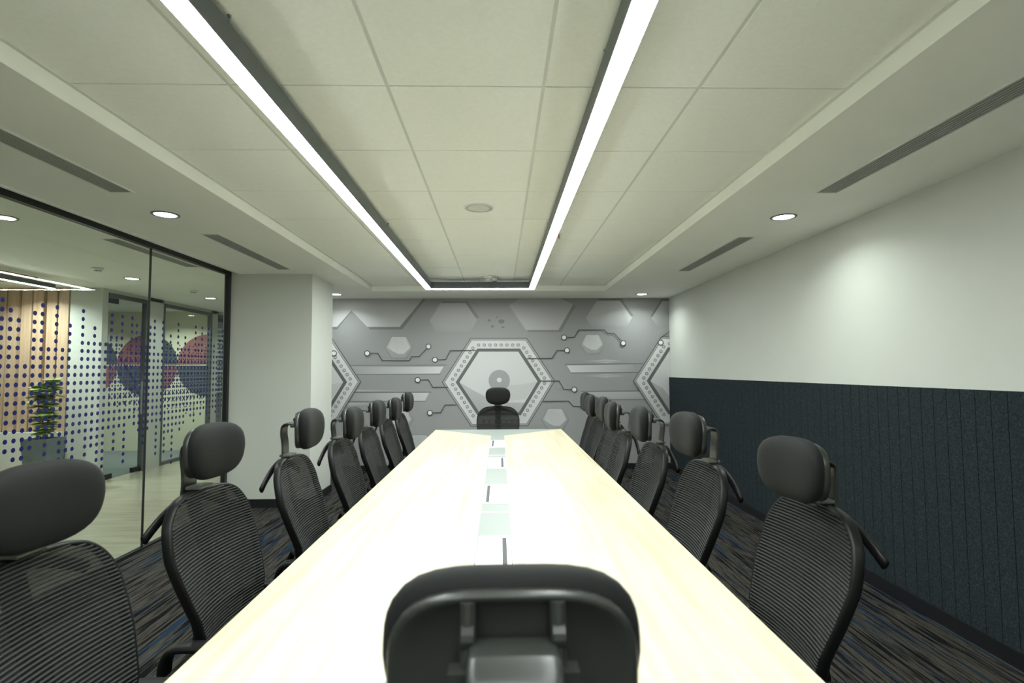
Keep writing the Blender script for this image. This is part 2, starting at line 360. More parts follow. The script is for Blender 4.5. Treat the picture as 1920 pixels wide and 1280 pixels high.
# the three big ringed hexagons
def bighex(dx, dy=0):
    V = [(826.7, 717.5), (880, 634), (986, 634), (1038.7, 715), (988, 799), (881, 800)]; cx, cy = 932.7, 717
    def sc(k, ky=None): return [(cx+dx+(x-cx)*k, cy+dy+(y-cy)*(ky or k)) for x, y in V]
    hexring(sc(1.0), sc(0.984), 0.10); hexring(sc(0.984), sc(0.955), 0.40); hexring(sc(0.955), sc(0.945), 0.14)
    k1, k2 = 0.757, 0.69
    hexring(sc(0.945), sc(k1), [0.70, 0.70, 0.66, 0.66]); hexring(sc(k1), sc(k2), 0.135)
    I = sc(k2); poly(I, 0.66)
    poly([I[0], (cx+dx-50, cy+dy+14), (cx+dx-15, cy+dy+32), (cx+dx+20, cy+dy+38), (I[4][0]+11, I[4][1]-18), I[4], I[5]], [0.50, 0.48, 0.48, 0.48, 0.48, 0.44, 0.42])
    poly([I[3], (I[3][0]-30, I[3][1]+6), (I[3][0]-75, I[3][1]+8), (cx+dx+10, cy+dy+36), (cx+dx+50, cy+dy+32)], [0.58, 0.58, 0.60, 0.60, 0.58])
    R = [(895.3+10.6*i, 647.5) for i in range(8)] + [(905+10.6*i, 790) for i in range(7)]
    for i in range(8):
        t = i/7.0
        R += [(980+38.7*t, 653+56.5*t), (1018.7-37*t, 719.7+58.5*t), (884.7-37.7*t, 653.3+58.5*t), (847+38*t, 722+58*t)]
    for x, y in R: ring(x+dx, y+dy, 3.1, 1.0, 0.15, 0.52, 10)
bighex(0); bighex(-362, 1.5); bighex(359, -2.5)
poly([(934+20*math.cos(2*PI*i/28), 714+20*math.sin(2*PI*i/28)) for i in range(28)], 0.36); poly([(934+4.5*math.cos(2*PI*i/14), 713+4.5*math.sin(2*PI*i/14)) for i in range(14)], 0.72)
# circuit lines
for L in ([(693, 663), (708, 663), (716.7, 677), (766.7, 677), (770.5, 669.5), (784.7, 669.5), (799, 654)],
          [(818.5, 675.3), (834, 675), (842.5, 658), (890, 657.5)], [(786, 713), (801.7, 712.8), (810, 726.7), (838, 726.7)],
          [(809, 774.4), (824.5, 774.4), (833, 759.6), (853, 759.6)],
          [(1060, 633), (1075, 633), (1083, 619), (1131.7, 619), (1136.5, 625.5), (1150, 626), (1164, 640.5)],
          [(1056, 658), (1041.7, 658), (1033, 672.5), (986, 673)], [(1070, 731), (1055, 731), (1046, 715), (1013, 715)],
          [(1087, 762.5), (1072.5, 762.5), (1064, 752.5), (1016, 753)], [(1238, 634), (1257, 622)]):
    line(L, 1.6, 0.07)
for c in ((688.3, 663), (802, 650.3), (814, 675.3), (782, 713), (804.6, 774.4), (627, 663), (1055.5, 633.3), (1167, 644), (1061, 657.5), (1074.7, 731), (1091, 762.5), (1238, 643)): node(*c)
for cx, cy, a, c in ((915, 601, 3, 2.4), (938, 603, 6, 4), (921, 612.5, 3, 2), (941, 614, 3, 1.8), (930, 595, 1.5, 1.5)):
    poly([(cx+a*math.cos(2*PI*i/12), cy+c*math.sin(2*PI*i/12)) for i in range(12)], 0.20)
o = finish('wall_mural', mb, 'mural', recalc=False)
for p in o.data.polygons: pass
tag(o, 'grey printed wall mural of ringed hexagons, beams and circuit lines covering the back wall', 'mural')

# ------------------------------------------------------------------ glass partition to the corridor
win = empty('window_1', (XG, 2.0, 0), kind='structure')
def W(bm): # move world coordinates into the window's own frame
    bmesh.ops.translate(bm, verts=bm.verts[:], vec=(-XG, -2.0, 0)); return bm
GY1 = PY0
bm = bmesh.new(); box(bm, XG-0.022, XG+0.022, YF, GY1, 2.372, 2.412); box(bm, XG-0.022, XG+0.022, GY1-0.045, GY1, 0, 2.372)
box(bm, XG-0.02, XG+0.02, YF, GY1-0.045, 0, 0.018); finish('window_frame', W(bm), 'blackmetal', win)
bm = bmesh.new(); box(bm, XG-0.02, XG+0.02, YF, GY1, 2.412, 2.43); finish('head_filler', W(bm), 'soffit', win)
joints = [YF, 0.25, 2.285, 4.32, GY1-0.045]
for a, c in zip(joints, joints[1:]):
    bm = bmesh.new(); box(bm, XG-0.005, XG+0.005, a+0.004, c-0.004, 0.018, 2.372); finish('pane', W(bm), 'glass', win)
for y in joints[1:-1]:
    bm = bmesh.new(); box(bm, XG-0.006, XG+0.006, y-0.006, y+0.006, 0.018, 2.372); finish('glazing_bar', W(bm), 'blackmetal', win)
tops = [0,1,2,7,1,0,5,0,5,2,7,0,4,2,4,4,0,3,0,6,0,1,2,4,1,0,5,0,5,2,5,0,4,2,4,5,0,3,0,5,0,1,3,5,2,0,5,0]
bots = [18,16,17,20,16,15,18,15,18,17,19,15,19,17,19,20,15,18,15,20,14,15,16,18,16,15,20,15,20,17,22,16,17,16,14,15,16,14,15,14,15,16,14,15,16,14,15,15]
def dots(bm, x, y0, y1, ph=0):
    j0 = int(math.ceil((y0-3.07)/0.0535)); j1 = int((y1-3.07)/0.0535)
    for j in range(j0, j1+1):
        q = (j+ph) % 47; y = 3.07+0.0535*j
        for k in range(tops[q], bots[q]+1):
            z = 1.792-0.0537*k; r = 0.0145
            vs = [bm.verts.new((x, y+r*math.cos(2*PI*i/14), z+r*math.sin(2*PI*i/14))) for i in range(14)]; bm.faces.new(vs)
bm = bmesh.new(); dots(bm, XG-0.0065, YF+0.05, GY1-0.06); o = finish('dot_film', W(bm), 'dot', win, recalc=False); o['label'] = 'columns of small deep blue dots stuck on the glass'

# ------------------------------------------------------------------ corridor and lobby beyond the glass
XC = -5.02
bm = bmesh.new(); box(bm, -11, XG-0.05, YF-0.1, 11.2, ZC, ZC+0.1); struct('ceiling', bm, 'soffit')
bm = bmesh.new(); box(bm, XC-0.06, XC, 6.85, 6.95, 0, ZC); box(bm, XC-0.06, XC, 7.72, 8.08, 0, ZC); box(bm, XC-0.06, XC, 9.42, 9.62, 0, ZC)
box(bm, XC-0.06, XC, 6.95, 11.1, 2.40, ZC); struct('wall_corridor', bm, 'paint')
bm = bmesh.new(); box(bm, XC-0.40, XC-0.06, 6.85, 6.92, 0, ZC); struct('wall_column', bm, 'paint')
bm = bmesh.new(); box(bm, -11, XC-0.06, 6.92, 9.6, 0.0, 0.004); struct('floor', bm, 'carpet2')
bm = bmesh.new(); box(bm, -11, XC-0.06, 9.6, 9.7, 0, ZC); struct('wall_far', bm, 'cream')
bm = bmesh.new(); box(bm, -11.1, -11, YF, 9.7, 0, ZC); box(bm, -11, XG-0.1, YF-0.1, YF, 0, ZC); struct('wall_lobby', bm, 'paint')
bm = bmesh.new(); box(bm, XC-0.06, XG-0.05, 11.1, 11.2, 0, ZC); struct('wall_corridor_end', bm, 'paint')
bm = bmesh.new(); box(bm, XC-0.06, XG-0.05, 9.6, 11.1, -0.06, 0); struct('floor', bm, 'vinyl')
# lobby feature wall of oak boards above a pale dado
bm = bmesh.new(); box(bm, -9.5, XC-0.40, 6.90, 6.95, 0, ZC, 1)
x = XC-0.40-0.14; k = 0
while x > -9.3:
    box(bm, x, x+0.125, 6.86 if k % 2 else 6.845, 6.90, 0.64, ZC, 0); x -= 0.157; k += 1
o = struct('wall_wood', bm, ['oak', 'oakdark'])
bm = bmesh.new(); box(bm, -9.4, XC-0.41, 6.78, 6.84, 0, 0.64, 0); struct('trim_3', bm, 'whitepanel')
# glass door and window of the room opposite
def glazed(name, y0, y1, ztop, door, ph):
    r = empty(name, (XC, (y0+y1)/2, 0), kind='structure'); off = (-XC, -(y0+y1)/2, 0)
    def fin(nm, bm, mt):
        bmesh.ops.translate(bm, verts=bm.verts[:], vec=off); return finish(nm, bm, mt, r)
    bm = bmesh.new(); box(bm, XC-0.05, XC+0.012, y0, y1, ztop-0.05, ztop)
    box(bm, XC-0.05, XC+0.012, y1-0.05, y1, 0, ztop-0.05)
    if not door: box(bm, XC-0.05, XC+0.012, y0, y0+0.03, 0, ztop-0.05); box(bm, XC-0.05, XC+0.012, y0+0.03, y1-0.05, 0, 0.05)
    fin('door_frame' if door else 'window_frame', bm, 'frame_grey')
    bm = bmesh.new(); box(bm, XC-0.024, XC-0.014, y0+0.004, y1-0.055, 0.05 if not door else 0.01, ztop-0.055); fin('door_leaf' if door else 'pane', bm, 'glass')
    bm = bmesh.new(); dots(bm, XC-0.012, y0+0.05, y1-0.08, ph); o = fin('dot_film', bm, 'dot')
    if door:
        bm = bmesh.new(); box(bm, XC-0.035, XC-0.003, y0+0.01, y0+0.19, ztop-0.125, ztop-0.06); fin('patch_fitting', bm, 'blackmetal')
        bm = bmesh.new(); box(bm, XC-0.035, XC-0.003, y0+0.01, y0+0.17, 0.01, 0.075); fin('patch_fitting', bm, 'blackmetal')
        bm = bmesh.new(); box(bm, XC-0.035, XC-0.003, y1-0.22, y1-0.06, 0.01, 0.075); fin('floor_lock', bm, 'blackmetal')
        bm = bmesh.new(); sweep(bm, [(XC+0.04, y1-0.14, z) for z in (0.80, 1.0, 1.25)], (0.013, 0.013)); 
        for z in (0.85, 1.2): sweep(bm, [(XC-0.02, y1-0.14, z), (XC+0.04, y1-0.14, z)], (0.008, 0.008), up=Vector((0, 0, 1)))
        fin('door_handle', bm, 'steel')
    return r
glazed('door_1', 6.95, 7.72, 2.40, True, 11)
glazed('window_2', 8.08, 9.42, 2.40, False, 3)
glazed('door_2', 9.62, 10.55, 2.40, True, 20)
# two-tone painted discs on the far wall of the room opposite
CR = 0.525
for cx, half in ((-7.27, 0), (-6.22, 0), (-5.17, 1)):
    bm = bmesh.new()
    for q in range(4):
        if half and q in (0, 3): continue
        a0 = q*PI/2; dz = 0.014 if q < 2 else -0.014; vs = [(cx, 1.50+dz)] + [(cx+CR*math.cos(a0+PI/2*i/14), 1.50+dz+CR*math.sin(a0+PI/2*i/14)) for i in range(15)]
        f = []
        A = [bm.verts.new((x, 9.588, z)) for x, z in vs]; B = [bm.verts.new((x, 9.60, z)) for x, z in vs]; k = len(vs)
        mi = 0 if q in (1, 3) else 1
        bm.faces.new(A).material_index = mi; bm.faces.new(B[::-1]).material_index = mi
        for i in range(k): bm.faces.new((A[i], A[(i+1) % k], B[(i+1) % k], B[i])).material_index = mi
    o = finish('wall_disc', bm, ['pink', 'navy'])
    lb = {-7.27: 'quartered pink and slate wall disc, farthest left behind the glass door', -6.22: 'quartered pink and slate wall disc between the glass door and the far window', -5.17: 'half disc, pink over slate, on the cream wall seen through the far window'}[cx]
    tag(o, lb, 'wall decoration', 'painted discs on the cream wall')
# blinds deep in the corridor
bl = empty('window_blind', (XC-0.12, 10.1, 1.0), label='white slatted blind behind the farthest glass door of the corridor', cat='blind')
bm = bmesh.new()
for k in range(15): box(bm, -0.012, 0.012, -0.42, 0.42, 0.0+k*0.075, 0.03+k*0.075)
finish('slats', bm, 'blind', bl)
bm = bmesh.new(); box(bm, -0.02, 0.02, -0.44, 0.44, 1.13, 1.17); finish('headrail', bm, 'blind', bl)

# lobby line light: outer rectangle with an inner bar, plus oak ceiling slats
pz = 2.33
pl = empty('line_light', (-5.06, 4.6, pz), label='thin white line light under the lobby ceiling beyond the glass', cat='light')
bm = bmesh.new(); box(bm, -0.02, 0.02, -1.6, 1.55, 0, 0.05); finish('housing', bm, 'fixture', pl)
bm = bmesh.new(); box(bm, -0.016, 0.016, -1.6, 1.55, -0.005, 0); finish('diffuser', bm, 'strip', pl)
for y_ in (-1.0, 1.0):
    bm = bmesh.new(); sweep(bm, [(0, y_, 0.05), (0, y_, ZC-pz)], (0.0015, 0.0015), seg=6); finish('suspension_cable', bm, 'cable', pl)
cl = empty('wooden_ceiling', (-6.2, 4.5, ZC), label='oak slatted ceiling panel of the lobby beside the thin line light', cat='ceiling panel')
bm = bmesh.new(); box(bm, -1.0, 1.0, -1.6, 1.6, -0.015, 0); finish('backing_board', bm, 'oakdark', cl)
bm = bmesh.new()
for k in range(14): box(bm, -0.99+k*0.145, -0.90+k*0.145, -1.6, 1.6, -0.05, -0.0155)
finish('slats', bm, 'oak', cl)

# potted plant in the lobby
pt = empty('potted_plant', (-5.29, 6.38, 0), label='leafy green plant in a tall grey square planter beyond the glass', cat='plant')
bm = bmesh.new(); b0, t0 = 0.105, 0.145
for (r0, z0), (r1, z1) in (((b0, 0), (t0, 0.62)), ((t0, 0.62), (t0-0.025, 0.62)), ((t0-0.025, 0.62), (t0-0.03, 0.57))):
    for i in range(4):
        c = ((-1, -1), (1, -1), (1, 1), (-1, 1)); a, d = c[i], c[(i+1) % 4]
        bm.faces.new([bm.verts.new(p) for p in ((a[0]*r0, a[1]*r0, z0), (d[0]*r0, d[1]*r0, z0), (d[0]*r1, d[1]*r1, z1), (a[0]*r1, a[1]*r1, z1))])
bm.faces.new([bm.verts.new((sx*b0, sy*b0, 0)) for sx, sy in ((-1, -1), (-1, 1), (1, 1), (1, -1))]); bmesh.ops.remove_doubles(bm, verts=bm.verts[:], dist=1e-5)
finish('planter', bm, 'planter', pt)
bm = bmesh.new(); box(bm, -0.118, 0.118, -0.118, 0.118, 0.55, 0.575); finish('soil', bm, 'soil', pt)
stems = []; bm = bmesh.new()
for k in range(4):
    a = k*1.7; p = catmull([(0.03*math.cos(a), 0.03*math.sin(a), 0.57), (0.05*math.cos(a), 0.05*math.sin(a), 0.85), (0.07*math.cos(a+.4), 0.07*math.sin(a+.4), 1.12), (0.06*math.cos(a+.8), 0.06*math.sin(a+.8), 1.28-0.04*k)], 4)
    sweep(bm, p, (0.007, 0.007), seg=6); stems.append(p)
finish('stem', bm, 'stem', pt, smooth=True)
bm = bmesh.new(); rr = random.Random(5)
for p in stems:
    for q in p[2:]:
        for r_ in range(6):
            a = rr.uniform(0, 2*PI); L = rr.uniform(0.08, 0.12); wd = L*0.62; el = rr.uniform(-0.1, 0.8)
            d = Vector((math.cos(a)*math.cos(el), math.sin(a)*math.cos(el), math.sin(el))); sd = Vector((-math.sin(a), math.cos(a), 0)); up = d.cross(sd)
            pts = []
            for t, ww in ((0, 0.08), (0.3, 0.8), (0.6, 1.0), (0.85, 0.7), (1.0, 0.05)):
                c_ = q + d*L*t - Vector((0, 0, 0.03*t*t)); pts.append([bm.verts.new(c_-sd*wd*ww+up*-0.006), bm.verts.new(c_), bm.verts.new(c_+sd*wd*ww+up*-0.006)])
            for u, v in zip(pts, pts[1:]):
                bm.faces.new((u[0], u[1], v[1], v[0])); bm.faces.new((u[1], u[2], v[2], v[1]))
finish('foliage', bm, 'leaf', pt, smooth=True, recalc=False)

# ------------------------------------------------------------------ ceiling fittings
def area(name, loc, size, power, parent=None, spread=2.5, col=WHITE):
    ld = bpy.data.lights.new(name, 'AREA'); ld.shape = 'DISK'; ld.size = size; ld.energy = power; ld.color = col; ld.spread = spread
    o = bpy.data.objects.new(name, ld); C.objects.link(o); o.location = loc
    if parent: o.parent = parent
    return o
def downlight(x, y, z, label, power=SPOT, grp='recessed downlights'):
    r = empty('downlight', (x, y, z), label=label, cat='ceiling light', group=grp)
    bm = bmesh.new(); lathe(bm, [(0.064, -0.001), (0.066, -0.006), (0.080, -0.005), (0.083, 0.0), (0.083, 0.004), (0.064, 0.004), (0.064, -0.001)], seg=40); 
    finish('trim_ring', bm, 'rim', r, smooth=True)
    bm = bmesh.new(); lathe(bm, [(0.0001, -0.0035), (0.05, -0.0035), (0.065, -0.002), (0.065, 0.003)], seg=40); finish('lens', bm, 'lens', r, smooth=True)
    area('downlight_lamp', (0, 0, -0.008), 0.12, power, r)
    return r
downlight(-2.145, 3.44, ZS, 'round recessed downlight above the glass partition, between two air vents')
downlight(-2.155, 7.06, ZS, 'round recessed downlight in the back left corner behind the pillar')
downlight(1.91, 7.10, ZS, 'round recessed downlight in the back right corner by the mural')
downlight(1.895, 3.475, ZS, 'round recessed downlight between two air vents near the right wall')
downlight(1.895, -0.2, ZS, 'round recessed downlight near the right wall behind the camera')
downlight(-2.145, -0.2, ZS, 'round recessed downlight above the glass behind the camera')
g2 = 'downlights in the corridor'
downlight(-4.21, 6.18, ZC, 'corridor downlight in front of the first glass door', 8, g2)
downlight(-4.22, 7.87, ZC, 'corridor downlight before the far window, farthest one', 8, g2)
downlight(-3.42, 3.72, ZC, 'corridor downlight at the left edge just behind the glass', 6, g2)
downlight(-4.21, 1.0, ZC, 'corridor downlight nearest the camera beyond the glass', 8, g2)
downlight(-5.55, 8.75, ZC, 'downlight washing the cream wall seen through the far window', 18, g2)
downlight(-7.3, 8.6, ZC, 'downlight inside the room behind the glass door', 14, g2)
downlight(-4.2, 10.3, ZC, 'downlight at the end of the corridor', 8, g2)

downlight(-5.70, 6.34, ZC, 'lobby downlight washing the oak boards beyond the glass', 18, g2)
def vent(x0, x1, y0, y1, z, label, slat='ventslat', nsl=7):
    r = empty('air_vent', ((x0+x1)/2, (y0+y1)/2, z), label=label, cat='air vent', group='linear air vents')
    hx, hy = (x1-x0)/2, (y1-y0)/2
    bm = bmesh.new()
    for b4 in ((-hx, -hx+0.01, -hy, hy), (hx-0.01, hx, -hy, hy), (-hx+0.01, hx-0.01, -hy, -hy+0.01), (-hx+0.01, hx-0.01, hy-0.01, hy)): box(bm, *b4, -0.004, 0.001)
    finish('vent_frame', bm, 'white', r)
    bm = bmesh.new(); box(bm, -hx+0.01, hx-0.01, -hy+0.01, hy-0.01, -0.0005, 0.001); finish('duct', bm, 'ventdark', r)
    bm = bmesh.new(); wd = 2*hx-0.02
    for k in range(nsl):
        c = -hx+0.01+wd*(k+0.5)/nsl; box(bm, c-wd/nsl*0.27, c+wd/nsl*0.27, -hy+0.01, hy-0.01, -0.0035, -0.0006)
    finish('slats', bm, slat, r); return r
vent(1.81, 1.95, 1.02, 2.99, ZS, 'long slatted air vent at the right edge, nearer of the right pair')
vent(1.825, 1.965, 4.0, 5.42, ZS, 'slatted air vent behind the right downlight')
vent(-2.19, -2.05, 1.02, 3.01, ZS, 'long slatted air vent at the left edge above the glass')
vent(-2.20, -2.06, 3.93, 5.32, ZS, 'slatted air vent between the left downlight and the pillar')
vent(-3.20, -3.06, 4.31, 5.49, ZC, 'faint grey air vent in the corridor ceiling just past the glass')

# ceiling speaker, smoke detectors, sprinkler
r = empty('ceiling_speaker', (-0.135, 3.52, ZT), label='round white flush speaker grille in a central ceiling tile', cat='speaker')
bm = bmesh.new(); lathe(bm, [(0.088, 0.001), (0.088, -0.004), (0.099, -0.005), (0.103, 0.001)], seg=44); finish('rim', bm, 'white', r, smooth=True)
bm = bmesh.new(); lathe(bm, [(0.0001, -0.004), (0.06, -0.004), (0.088, -0.002)], seg=44); finish('grille', bm, 'tbar', r, smooth=True)
def smoke(x, y, z, label):
    r = empty('smoke_detector', (x, y, z), label=label, cat='smoke detector', group='smoke detectors')
    bm = bmesh.new(); lathe(bm, [(0.0001, -0.022), (0.045, -0.022), (0.052, -0.015), (0.052, 0.0)], seg=28); finish('base', bm, 'white', r, smooth=True)
    bm = bmesh.new(); lathe(bm, [(0.0001, -0.046), (0.02, -0.045), (0.030, -0.036), (0.030, -0.021)], seg=24)
    finish('sensor_head', bm, 'white', r, smooth=True)
    bm = bmesh.new()
    for k in range(10):
        a = 2*PI*k/10; sweep(bm, [(0.0305*math.cos(a), 0.0305*math.sin(a), -0.024), (0.0305*math.cos(a), 0.0305*math.sin(a), -0.035)], (0.0035, 0.0015), seg=6, up=Vector((-math.sin(a), math.cos(a), 0)))
    finish('vent_slots', bm, 'brush', r)
smoke(-0.13, 6.15, ZT, 'white smoke detector above the far end of the hanging light')
smoke(-4.13, 5.55, ZC, 'white smoke detector on the corridor ceiling left of the glazing joint')
smoke(-4.03, 7.1, ZC, 'white smoke detector on the corridor ceiling right of the glazing joint')
r = empty('round_sounder', (-0.055, 6.2, ZT), label='small round ribbed sounder beside the smoke detector', cat='alarm')
bm = bmesh.new(); lathe(bm, [(0.0001, -0.045), (0.018, -0.045), (0.033, -0.042), (0.038, -0.02), (0.038, 0.0)], seg=28); finish('housing', bm, 'tbar', r, smooth=True)
bm = bmesh.new()
for k in range(3): lathe(bm, [(0.010+k*0.008, -0.0455), (0.013+k*0.008, -0.0465), (0.014+k*0.008, -0.0450)], seg=24)
finish('grille', bm, 'rim', r)
r = empty('sprinkler', (0.475, 4.2, ZT), label='tiny sprinkler with a red bulb right of the hanging light', cat='sprinkler')
bm = bmesh.new(); lathe(bm, [(0.0001, -0.006), (0.022, -0.005), (0.026, 0.0)], seg=20); lathe(bm, [(0.012, -0.04), (0.012, -0.042)], seg=14)
for s in (-1, 1): sweep(bm, [(s*0.010, 0, -0.005), (s*0.012, 0, -0.02), (s*0.004, 0, -0.04)], (0.0015, 0.0015), seg=6)
finish('body', bm, 'white', r)
bm = bmesh.new(); sweep(bm, [(0, 0, -0.006), (0, 0, -0.02), (0, 0, -0.038)], (0.004, 0.004), seg=8); finish('bulb', bm, 'red', r)

# hanging line light over the table: a rectangle of slim profile
LX0, LX1, LY0, LY1, LZ, LH, LW = -0.873, 0.417, -0.70, 6.325, 2.336, 0.083, 0.070
r = empty('hanging_light', ((LX0+LX1)/2, LY1, LZ), label='charcoal rectangular line light with glowing white underside hanging over the table', cat='pendant light')
off = (-(LX0+LX1)/2, -LY1, -LZ)
def bars(bm, z0, z1, e=0.0):
    box(bm, LX0+e, LX0+LW-e, LY0, LY1-e, z0, z1); box(bm, LX1-LW+e, LX1-e, LY0, LY1-e, z0, z1)
    box(bm, LX0+LW-e, LX1-LW+e, LY1-LW+e, LY1-e, z0, z1); box(bm, LX0+LW-e, LX1-LW+e, LY0, LY0+LW, z0, z1)
    bmesh.ops.translate(bm, verts=bm.verts[:], vec=off)
bm = bmesh.new(); bars(bm, LZ+0.004, LZ+LH); finish('housing', bm, 'fixture', r)
bm = bmesh.new(); bars(bm, LZ+0.001, LZ+0.004, 0.003); finish('diffuser', bm, 'strip', r)
for x, y in ((LX0+0.055, 1.59), (LX1-0.055, 1.75), (LX0+0.055, 3.9), (LX1-0.055, 3.9), ((LX0+LX1)/2-0.02, LY1-0.035), (LX0+0.055, -0.3), (LX1-0.055, -0.3)):
    bm = bmesh.new(); sweep(bm, [(x, y, LZ+LH-0.002), (x, y, ZT)], (0.0012, 0.0012), seg=6); lathe(bm, [(0.006, LZ+LH-0.001), (0.005, LZ+LH+0.01), (0.0015, LZ+LH+0.014)], c=(x, y, 0), seg=10)
    lathe(bm, [(0.007, ZT), (0.004, ZT-0.008)], c=(x, y, 0), seg=10)
    bmesh.ops.translate(bm, verts=bm.verts[:], vec=off); finish('suspension_cable', bm, 'cable', r)

# ------------------------------------------------------------------ conference table
TX0, TX1, TY0, TY1, TZ = -0.685, 0.652, 0.70, 5.75, 0.75
SX0, SX1, VY0, VY1 = -0.088, 0.041, 1.27, 5.20
tb = empty('conference_table', (-0.02, 3.2, 0), label='long pale maple conference table with a grey centre strip', cat='table')
o3 = (0.02, -3.2, 0)
def tpart(nm, bm, mt, **k):
    bmesh.ops.translate(bm, verts=bm.verts[:], vec=o3); return finish(nm, bm, mt, tb, **k)
g = 0.0008
bm = bmesh.new(); prism(bm, [(TX0, TY0), (SX0-g, VY0), (SX0-g, VY1), (TX0, TY1)], TZ-0.025, TZ); tpart('tabletop_panel', bm, 'maple', bevel=0.001)
bm = bmesh.new(); prism(bm, [(TX1, TY0), (TX1, TY1), (SX1+g, VY1), (SX1+g, VY0)], TZ-0.025, TZ); tpart('tabletop_panel', bm, 'maple', bevel=0.001)
bm = bmesh.new()
prism(bm, [(TX0+g, TY0), (TX1-g, TY0), (SX1, VY0), (SX1, 2.50-.93), (SX0, 2.50-.93), (SX0, VY0)], TZ-0.025, TZ-0.0005)
prism(bm, [(SX0, VY1), (SX0, 3.95), (SX1, 3.95), (SX1, VY1), (TX1-g, TY1), (TX0+g, TY1)], TZ-0.025, TZ-0.0005)
prism(bm, [(SX0, 1.57), (SX1, 1.57), (SX1, 2.42), (SX0, 2.42)], TZ-0.025, TZ-0.0005)
prism(bm, [(SX0, 2.42), (SX1, 2.42), (SX1, 3.95), (SX0, 3.95)], TZ-0.025, TZ-0.0005)
tpart('centre_strip', bm, 'laminate_grey')
bm = bmesh.new()
for y in (2.42, 4.02): box(bm, SX0, SX1, y-0.008, y+0.008, TZ-0.01, TZ)
box(bm, SX0-0.004, SX0, VY0, VY1, TZ-0.01, TZ+0.0002); box(bm, SX1, SX1+0.004, VY0, VY1, TZ-0.01, TZ+0.0002)
tpart('joint_strip', bm, 'joint')
for y0, y1, s in ((1.64, 2.065, 1), (2.555, 2.975, -1), (3.47, 3.89, 1), (4.42, 4.84, -1)):
    cx = (SX0+SX1)/2
    bm = bmesh.new(); prism(bm, [(SX0+0.006, y0), (SX1-0.004, y0), (SX1-0.004, y1), (SX0+0.006, y1)], TZ-0.02, TZ+0.004); p = tpart('socket_box', bm, 'boxlid', bevel=0.001)
    bm = bmesh.new(); sx = cx+s*0.038; box(bm, sx-0.0075, sx+0.0075, y0+0.03, y1-0.03, TZ+0.001, TZ+0.005)
    bmesh.ops.translate(bm, verts=bm.verts[:], vec=o3); finish('brush_slot', bm, 'brush', p)
    bm = bmesh.new(); sx = cx-s*0.045; box(bm, sx-0.0005, sx+0.0005, y0+0.002, y1-0.002, TZ+0.003, TZ+0.0045)
    bmesh.ops.translate(bm, verts=bm.verts[:], vec=o3); finish('lid_seam', bm, 'joint', p)
for y in (1.35, 3.2, 5.05):
    bm = bmesh.new(); box(bm, -0.26, 0.22, y-0.03, y+0.03, 0, TZ-0.06); tpart('panel_leg', bm, 'laminate_grey', bevel=0.003)
bm = bmesh.new(); box(bm, -0.05, 0.01, 1.38, 3.17, 0.30, TZ-0.06); box(bm, -0.05, 0.01, 3.23, 5.02, 0.30, TZ-0.06)
tpart('cable_spine', bm, 'laminate_grey')
bm = bmesh.new(); box(bm, -0.40, 0.36, 1.2, 5.25, TZ-0.06, TZ-0.025); tpart('underframe', bm, 'blackmetal')

# ------------------------------------------------------------------ office chair (faces +X, origin on the floor under the seat)
B0 = -0.27
PROF = [(0.46, 0.092), (0.52, 0.102), (0.60, 0.092), (0.70, 0.055), (0.80, 0.017), (0.90, -0.004), (0.98, -0.012)]
def xb(y, z, extra=0.0): return B0 + interp(PROF, z) + 0.55*y*y + extra
half = [(0, 0.965), (0.10, 0.961), (0.165, 0.944), (0.210, 0.902), (0.232, 0.848), (0.237, 0.785), (0.228, 0.71), (0.211, 0.64), (0.190, 0.56), (0.165, 0.50), (0.12, 0.472), (0.05, 0.465)]
loop2 = [(y, z, 0) for y, z in half] + [(0, 0.464, 0)] + [(-y, z, 0) for y, z in half[:0:-1]]
loop = catmull(loop2, 4, closed=True)
def halfw(z):
    best = 0
    for a, c in zip(loop, loop[1:]+loop[:1]):
        if (a.y-z)*(c.y-z) <= 0 and a.y != c.y:
            t = (z-a.y)/(c.y-a.y); best = max(best, abs(a.x+(c.x-a.x)*t))
    return best
def pad(bm, c, hy, hz, tx, nexp=3.0, back=0.35, bend=0.0, nr=9, seg=44, lean=0.0, mi=0, pinch=0.0):
    """upholstered cushion: rounded outline in y/z, puffed along +x"""
    rings = []
    prof = []
    for i in range(nr+1):
        t = i/nr; prof.append((math.sin(t*PI/2)**0.75 if t else 0.0, (max(0, math.cos(t*PI/2)))**0.7))
    front = [(r, d*tx) for r, d in prof]; rear = [(r, -d*tx*back) for r, d in prof[:-1]][::-1]
    for r, d in front+rear:
        if r < 1e-6: rings.append([bm.verts.new((c[0]+d, c[1], c[2]))]); continue
        ring_ = []
        for j in range(seg):
            a = 2*PI*j/seg; ca, sa = math.cos(a), math.sin(a)
            q = (abs(ca)**nexp+abs(sa)**nexp)**(-1/nexp)
            y = hy*r*ca*q; z = hz*r*sa*q
            y *= 1 - pinch*max(0, -z/hz)
            ring_.append(bm.verts.new((c[0]+d+bend*y*y/hy/hy+lean*z, c[1]+y, c[2]+z)))
        rings.append(ring_)
    for a, d in zip(rings, rings[1:]):
        for j in range(seg):
            j2 = (j+1) % seg
            if len(a) == 1: bm.faces.new((a[0], d[j], d[j2])).material_index = mi
            elif len(d) == 1: bm.faces.new((a[j], d[0], a[j2])).material_index = mi
            else: bm.faces.new((a[j], a[j2], d[j2], d[j])).material_index = mi
def arm_strip(pts, hw, th):
    bm = bmesh.new(); sweep(bm, catmull(pts, 5), (hw, th), seg=14, sq=4.0); return bm
HX, HZ = B0+0.070, 1.078     # headrest centre
